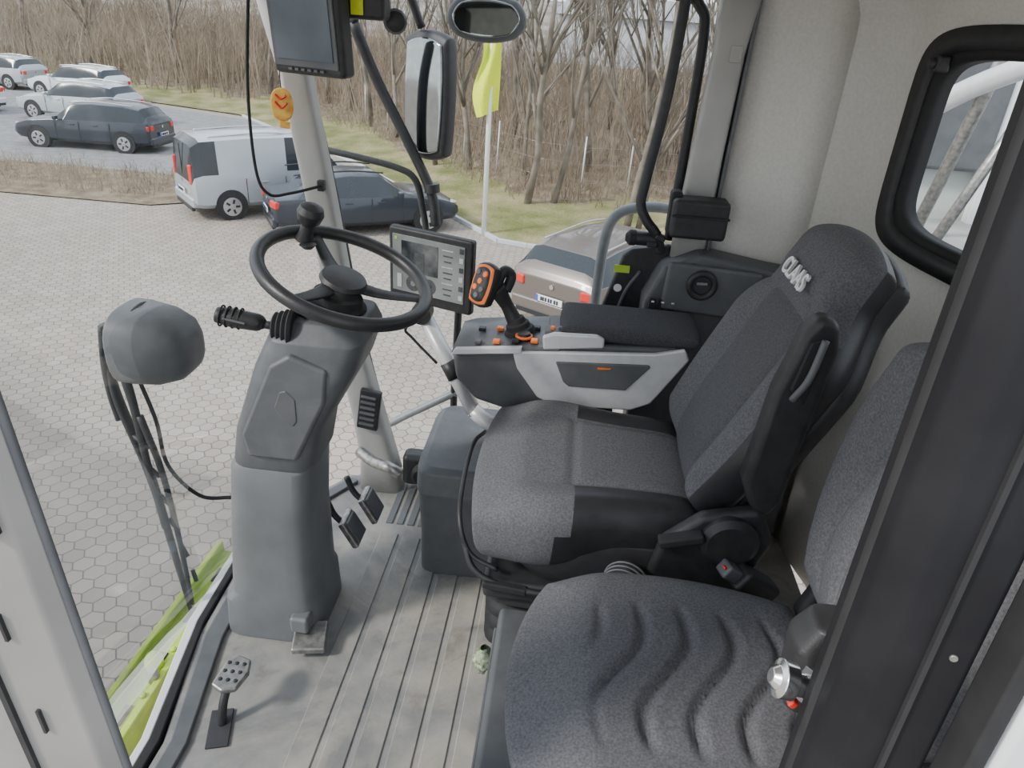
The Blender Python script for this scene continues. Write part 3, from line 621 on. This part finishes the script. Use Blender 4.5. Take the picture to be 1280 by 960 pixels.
mk('grass_bank',vs,fs,[M_grass,M_soil],None,True,0,0,mi)
g=grp('kerb')
for i in range(44):
    x=-15+i*.7; y0=bound(x);y1=bound(x+.7); 
    box('stone_%d'%i,(x+.35,(y0+y1)/2,GZ+.05),(math.hypot(.7,y1-y0),.10,.10),M_bld,g,.01,(0,0,math.atan2(y1-y0,.7)))
mk('planting_strip',[(-50,16.8,GZ+.03),(-10.4,16.8,GZ+.03),(-9.6,17.4,GZ+.03),(-11.2,20.2,GZ+.03),(-50,20.8,GZ+.03)],[(0,1,2,3,4)],M_soil,None,False)
mk('access_road',[(-60,20.8,GZ+.02),(-11.5,20.2,GZ+.02),(-13,31,GZ+.02),(-60,48,GZ+.02)],[(0,1,2,3)],M_asph,None,False)
def stems(name,n,xr,df,h,w,m,fix=None):
    vs=[];fs=[]
    for _ in range(n):
        x=random.uniform(*xr)
        if fix: y=random.uniform(*fix); z=GZ
        else: d=random.uniform(*df); y=bound(x)+d; z=gz(x,d)-.05
        hh=h*random.uniform(.5,1.15); lx=random.gauss(0,.22)*hh; ly=random.gauss(0,.2)*hh
        a=random.uniform(0,math.pi); ww=w*random.uniform(.5,1.4); dx,dy=math.cos(a)*ww,math.sin(a)*ww*.3
        b=len(vs); mx=lx*.4+random.gauss(0,.08)
        vs+= [(x-dx,y-dy,z),(x+dx,y+dy,z),(x+mx+dx*.6,y+ly*.5,z+hh*.55),(x+mx-dx*.6,y+ly*.5,z+hh*.55),(x+lx,y+ly,z+hh)]
        fs+= [(b,b+1,b+2,b+3),(b+3,b+2,b+4)]
        for k in range(3):
            t=random.uniform(.3,.9); px,py,pz=x+lx*t,y+ly*t,z+hh*t; ex,ez=random.gauss(0,.3)*hh*.6,hh*.3*random.uniform(.3,1)
            b=len(vs); vs+=[(px-ww*.4,py,pz),(px+ww*.4,py,pz),(px+ex,py+random.gauss(0,.2),pz+ez)]; fs.append((b,b+1,b+2))
    return mk(name,vs,fs,m,None,False)
stems('hedge_undergrowth',9500,(-22,26),(5.2,17),2.5,.019,M_twig)
stems('woodland_edge',5000,(-60,-16),(2.5,16),3.6,.035,M_twig)
stems('bramble_undergrowth',6500,(-18,24),(3.4,8),.7,.014,M_twig)
stems('low_shrubs',2600,(-30,-10.8),None,.45,.012,M_twig,fix=(17.4,20.2))
def tree(name,loc,h,seed,r0=.13,lean=0):
    rnd=random.Random(seed); vs=[];fs=[]
    def br(p,d,L,r,dep):
        n=4 if dep>1 else 3; P=[p]; q=p.copy(); dd=d.copy()
        for i in range(n):
            dd=(dd+V((rnd.gauss(0,.09),rnd.gauss(0,.09),rnd.gauss(.05,.05)))).normalized(); q=q+dd*L/n; P.append(q.copy())
        rr=[r*(1-.55*i/n) for i in range(n+1)]
        tubedata(P,rr,5 if dep>2 else 3,vs,fs)
        if dep==0: return
        k={5:8,4:5,3:4,2:4,1:3}[dep]
        for i in range(k):
            t=rnd.uniform(.25 if dep==5 else .2,1); f=t*n; a=min(int(f),n-1); pp=P[a].lerp(P[a+1],f-a)
            az=rnd.uniform(0,2*math.pi); sp=rnd.uniform(.35,.8)
            nd=(dd+V((math.cos(az),math.sin(az),rnd.uniform(.1,.7)))*sp).normalized()
            br(pp,nd,L*rnd.uniform(.42,.66),rr[a]*.55,dep-1)
    br(V(loc),V((lean,0,1)).normalized(),h*.62,r0,5)
    return mk(name,vs,fs,M_bark,None,True)
tl=[(-1.3,19.3,9,.11,.05),(-.6,19.5,9.5,.09,.12),(1.3,17.9,8.5,.10,.08),(1.6,18,9,.08,-.1),(3.1,20.5,9,.11,0),(-3.4,23,9,.10,0),(-5.6,27,10,.11,.1),(.3,22.5,10,.12,-.05),(5.2,21,10,.13,0),(-8.5,30,10,.12,0),(-2.3,26,10,.11,0),(-12,35,11,.14,0),(-16,38,11,.14,0),(2.2,25,10,.12,0),(-4.6,23.5,9,.09,0),(7.5,24,10,.12,0),(-7,28,9,.1,.05),(0.9,27,10,.12,0),(-10.2,33,10,.12,0),(-1.6,22,9,.08,-.06),(4.2,24,9,.1,.05),(-22,40,11,.16,0),(-28,42,11,.16,.05),(-35,46,12,.18,0),(-43,50,12,.18,0)]
for i,(x,y,h,r,l) in enumerate(tl):
    d=y-bound(x); tree('bare_tree' if i==0 else 'bare_tree.%03d'%i,(x,y,gz(x,max(0,d))-.1),h,20+i,r,l)
g=grp('wire_fence')
for i in range(16):
    x=-9+i*1.3; d=5.0; y=bound(x)+d; tube('post_%d'%i,[(x,y,gz(x,d)-.1),(x+.03,y,gz(x,d)+1.5)],.022,M_sil,g,ns=6,smoothpts=False)
for k in range(3):
    tube('wire_%d'%k,[(x,bound(x)+5.0,gz(x,5.0)+.3+.45*k) for x in [-9+i*1.3 for i in range(16)]],.004,M_stl,g,ns=4,smoothpts=False)
g=grp('flag_pole')
px,py=-2.1,16.8; pz=gz(px,py-bound(px))-.1
tube('pole',[(px,py,pz),(px,py,pz+3.5),(px+.02,py,pz+8)],[.06,.055,.045],M_wht,g,ns=12,smoothpts=False)
vs=[];fs=[]
for i in range(9):
    for j in range(13):
        u_,v_=i/8,j/12; vs.append((px+.20-(.60)*u_*(.8+.2*math.sin(v_*5)),py-.07+.16*math.sin(u_*7+v_*3),pz+2.9+1.5*v_-.2*u_))
for i in range(8):
    for j in range(12): a=i*13+j; fs.append((a,a+13,a+14,a+1))
mk('flag',vs,fs,M_yel,g)
vs=[];fs=[]
for i in range(61):
    x=-170+340*i/60
    for j in range(6):
        y=66+j*14; vs.append((x,y+4*math.sin(x*.05),[-4.4,-1.6,.2,1.8,4.0,5.4][j]*1.0+1.2*math.sin(x*.06+j)*(j/5)))
for i in range(60):
    for j in range(5): a=i*6+j; fs.append((a,a+6,a+7,a+1))
mk('distant_hillside',vs,fs,M_hill)
def building(name,x,y,w,d,h,rc,z=GZ):
    g=grp(name); box('walls',(x,y,z+h/2),(w,d,h),M_bld,g,.05)
    for k in range(int(w//2.2)): 
        for f in range(int(h//2.6)): box('pane_%d_%d'%(k,f),(x-w/2+1.4+k*2.2,y-d/2-.02,z+1.6+2.5*f),(1.1,.1,1.2),M_cgl,g,0)
    prism('roof',[(x-w/2-.3,z+h),(x+w/2+.3,z+h),(x+w/2-.6,z+h+1),(x-w/2+.6,z+h+1)],'Y',y-d/2-.3,y+d/2+.3,rc,g,.02)
building('warehouse',6,50,16,8,5.0,M_bld); building('house',21,48,9,7,5,M_roof)
# ---------------------------------------------------------------- cars
def car(name,loc,ang,paint,L=4.4,Wd=1.78,H=1.45,kind='hatch'):
    g=grp(name); XF[0]=Matrix.Translation(V(loc))@Matrix.Rotation(ang,4,'Z')
    w=Wd/2
    if kind=='van':
        st=[(-.50,.34,.80,.84,.90,.72),(-.485,.30,.95,1.62,.97,.80),(-.44,.27,1.0,1.74,1,.86),(-.2,.26,1.0,1.78,1,.87),(.12,.26,1.0,1.77,1,.86),(.20,.26,.99,1.70,1,.83),(.33,.26,.98,1.05,.99,.80),(.44,.27,.84,.90,.95,.70),(.49,.30,.66,.70,.86,.6),(.50,.36,.6,.62,.8,.55)]
    elif kind=='sedan':
        st=[(-.50,.36,.78,.82,.86,.66),(-.485,.30,.90,.95,.93,.74),(-.38,.26,.93,.99,.98,.76),(-.26,.24,.93,1.34,1,.66),(-.1,.23,.92,1.42,1,.66),(.06,.23,.91,1.38,1,.66),(.21,.24,.89,.94,1,.76),(.38,.25,.80,.86,.97,.74),(.47,.28,.68,.73,.90,.66),(.50,.34,.58,.62,.80,.6)]
    else:
        st=[(-.50,.38,.86,.90,.86,.66),(-.485,.30,.96,1.02,.95,.74),(-.42,.26,.97,1.36,.99,.68),(-.30,.24,.96,1.43,1,.70),(-.08,.23,.94,1.45,1,.69),(.06,.23,.92,1.40,1,.67),(.21,.24,.90,.95,1,.76),(.38,.25,.82,.88,.97,.74),(.47,.28,.70,.75,.90,.66),(.50,.34,.58,.62,.80,.6)]
    k=H/(1.78 if kind=='van' else 1.45)
    S=[]
    for a,b in zip(st,st[1:]):
        for q in range(3): S.append(tuple(a[i]+(b[i]-a[i])*q/3 for i in range(6)))
    S.append(st[-1])
    vs=[];fs=[];mi=[];N=12
    for (x,zb,zl,zr,wm,wr) in S:
        zb,zl,zr=zb*k,zl*k,zr*k; half=[(wm*.86,zb),(wm*.99,zb+.10),(wm,zb+(zl-zb)*.55),(wm*.96,zl),(wr*1.03,zr-.05 if zr-zl>.12 else zl+(zr-zl)*.6),(wr*.75,zr)]
        for (a,z) in half: vs.append((x*L,a*w,z))
        for (a,z) in reversed(half): vs.append((x*L,-a*w,z))
    for i in range(len(S)-1):
        s0,s1=S[i],S[i+1]; tall=(s0[3]-s0[2]>.2) or (s1[3]-s1[2]>.2); slope=abs(s1[3]-s0[3])/((s1[0]-s0[0])*L+1e-6)
        for q in range(N):
            fs.append((i*N+q,i*N+(q+1)%N,(i+1)*N+(q+1)%N,(i+1)*N+q)); m=0
            if q in(3,7) and tall:
                m=1
                if kind=='van' and -.47<s0[0]<.02 and s0[0]>-.40: m=0 if s0[0]<-.02 else 1
            if q in (4,5,6) and slope>.40 and tall: m=1
            mi.append(m)
    fs.append(tuple(range(N))); fs.append(tuple((len(S)-1)*N+q for q in range(N))); mi+=[0,0]
    mk('body',vs,fs,[paint,M_cgl],g,True,.02,0,mi,seg=2)
    for sx in(-.31,.31):
        for sy in(-1,1):
            c=(sx*L,sy*(w-.20),.31); d=(0,sy,0)
            lathe('wheel_arch',(sx*L,sy*(w-.18),.34),d,[(0,.37),(.185,.365)],M_tyre,g,ns=24)
            lathe('tyre',c,d,[(0,.29),(.02,.315),(.19,.315),(.21,.29),(.212,.22)],M_tyre,g,ns=28,bevel=.01)
            lathe('rim',(c[0],c[1]+sy*.205,c[2]),d,[(0,.215),(.01,.215),(.012,.19),(.0125,.05),(.025,.045)],M_alloy,g,ns=24)
            for q in range(5):
                a=q*1.2566; box('spoke_gap',(c[0]+.12*math.cos(a),c[1]+sy*.219,c[2]+.12*math.sin(a)),(.10,.006,.05),M_tyre,g,0,(0,-a,0))
    box('rear_bumper',(-.495*L,0,.40*k),(.12,w*1.75,.22),paint,g,.05); box('rear_valance',(-.50*L,0,.27),(.08,w*1.5,.10),M_blk,g,.02)
    zl=.86*k if kind!='van' else 1.05
    for sy in(-1,1):
        box('tail_lamp',(-.488*L,sy*w*.76,zl-.06 if kind!='van' else 1.05),(.12,.30 if kind!='van' else .14,.16 if kind!='van' else .45),M_red,g,.03,(0,0,-sy*.25))
        box('head_lamp',(.46*L,sy*w*.68,.66*k),(.20,.28,.12),M_chr,g,.03,(0,0,-sy*.4))
        box('door_mirror',(.15*L,sy*(w+.06),.98*k if kind!='van' else 1.1),(.12,.16,.12),paint,g,.03)
        for xx in (-.22,-.0,.17) : box('shut_line',(xx*L,sy*w*1.0,.62*k),(.012,.012,.55*k),M_ink,g,0)
        for xx in (-.12,.05) : box('handle',(xx*L,sy*(w+.005),.80*k),(.16,.03,.03),paint,g,.008)
        tube('roof_rail',[(-.38*L,sy*.60*w*1.05,1.42*k if kind!='van' else 1.76*k),(-.1*L,sy*.6*w*1.05,1.48*k if kind!='van' else 1.81*k),(.08*L,sy*.6*w*1.05,1.42*k if kind!='van' else 1.77*k)],.018,M_alloy if kind!='sedan' else M_blk,g,ns=6)
    pzz=.58*k if kind!='van' else .62
    box('number_plate',(-.512*L,0,pzz),(.02,.52,.11),M_plate,g,.004); box('plate_band',(-.514*L,.24,pzz),(.022,.04,.108),M_blue,g,0)
    for q,s in enumerate((-.17,-.12,-.05,0,.06,.11,.15)): box('plate_char_%d'%q,(-.5145*L,s,pzz),(.02,.03,.065),M_ink,g,0)
    lathe('rear_badge',(-.503*L,0,.80*k),(-1,0,0),[(0,.04),(.01,.04)],M_chr,g)
    if kind=='van': box('rear_door_split',(-.497*L,0,1.05),(.02,.015,1.2),M_ink,g,0)
    XF[0]=Matrix.Identity(4)
P_sil=carpaint('paint_silver',(.42,.45,.48)); P_drk=carpaint('paint_dark_blue',(.030,.036,.047)); P_brn=carpaint('paint_grey_brown',(.16,.135,.12)); P_wht=carpaint('paint_white',(.7,.72,.74)); P_blk=carpaint('paint_black',(.025,.028,.034))
car('parked_estate_car',(.92,13.15,GZ),math.radians(58),P_brn,4.4,1.84,1.42,'hatch')
car('parked_sedan',(-5.0,16.7,GZ),math.radians(31),P_drk,4.3,1.78,1.38,'sedan')
car('parked_van',(-7.6,17.8,GZ),math.radians(42),P_sil,4.3,1.78,1.86,'van')
car('parked_car',(-15.9,23.4,GZ),math.radians(182),P_drk,4.5,1.8,1.45,'hatch')
car('parked_car.001',(-19.6,28.2,GZ+.03),math.radians(175),P_sil,4.5,1.8,1.45,'hatch')
car('parked_car.002',(-25.5,28.5,GZ+.03),math.radians(170),P_wht,4.4,1.8,1.45,'sedan')
car('parked_car.003',(-23.5,34,GZ+.03),math.radians(172),P_wht,4.4,1.8,1.45,'hatch')
car('parked_car.004',(-29.0,36,GZ+.03),math.radians(172),P_sil,4.4,1.8,1.45,'hatch')
# ================================================================= finish groups
bpy.context.view_layer.update()
for e,obs in GROUPS.items():
    pts=[ob.matrix_basis@V(c) for ob in obs for c in ob.bound_box]
    if not pts: continue
    c=sum(pts,V())/len(pts); e.location=c
    for ob in obs: ob.matrix_parent_inverse=Matrix.Translation(-c)
# ================================================================= LIGHT
w=bpy.data.worlds.new('overcast_sky'); SC.world=w; w.use_nodes=True; nt=w.node_tree; N=nt.nodes; L=nt.links
bg=N['Background']; tc=N.new('ShaderNodeTexCoord'); sp=N.new('ShaderNodeSeparateXYZ'); L.new(tc.outputs['Generated'],sp.inputs[0])
cr=N.new('ShaderNodeValToRGB'); cr.color_ramp.elements[0].position=0; cr.color_ramp.elements[0].color=(.84,.87,.90,1); cr.color_ramp.elements[1].position=.6; cr.color_ramp.elements[1].color=(.70,.79,.92,1)
L.new(sp.outputs['Z'],cr.inputs[0]); L.new(cr.outputs[0],bg.inputs[0]); bg.inputs[1].default_value=2.5
s=bpy.data.lights.new('sun','SUN'); s.energy=4.2; s.angle=math.radians(9); s.color=(1,.95,.88); so=bpy.data.objects.new('sun',s); SC.collection.objects.link(so)
so.rotation_euler=V((.72,.42,-.62)).to_track_quat('-Z','Y').to_euler(); so.location=(-4,-3,6)
# ================================================================= CAMERA
f=900;p=math.radians(27);yw=math.radians(4);ro=math.radians(4)
F0=V((-math.sin(yw)*math.cos(p),math.cos(yw)*math.cos(p),-math.sin(p)))
R0=V((math.cos(yw),math.sin(yw),0)); U0=R0.cross(F0)
R=R0*math.cos(ro)+U0*math.sin(ro); U=-R0*math.sin(ro)+U0*math.cos(ro)
cam=bpy.data.cameras.new('camera'); co=bpy.data.objects.new('camera',cam); SC.collection.objects.link(co)
cam.sensor_width=36; cam.lens=f/1280*36; cam.clip_start=.02; cam.clip_end=500
Mx=Matrix((R,U,-F0)).transposed().to_4x4(); Mx.translation=(0,0,1.5); co.matrix_world=Mx
SC.camera=co
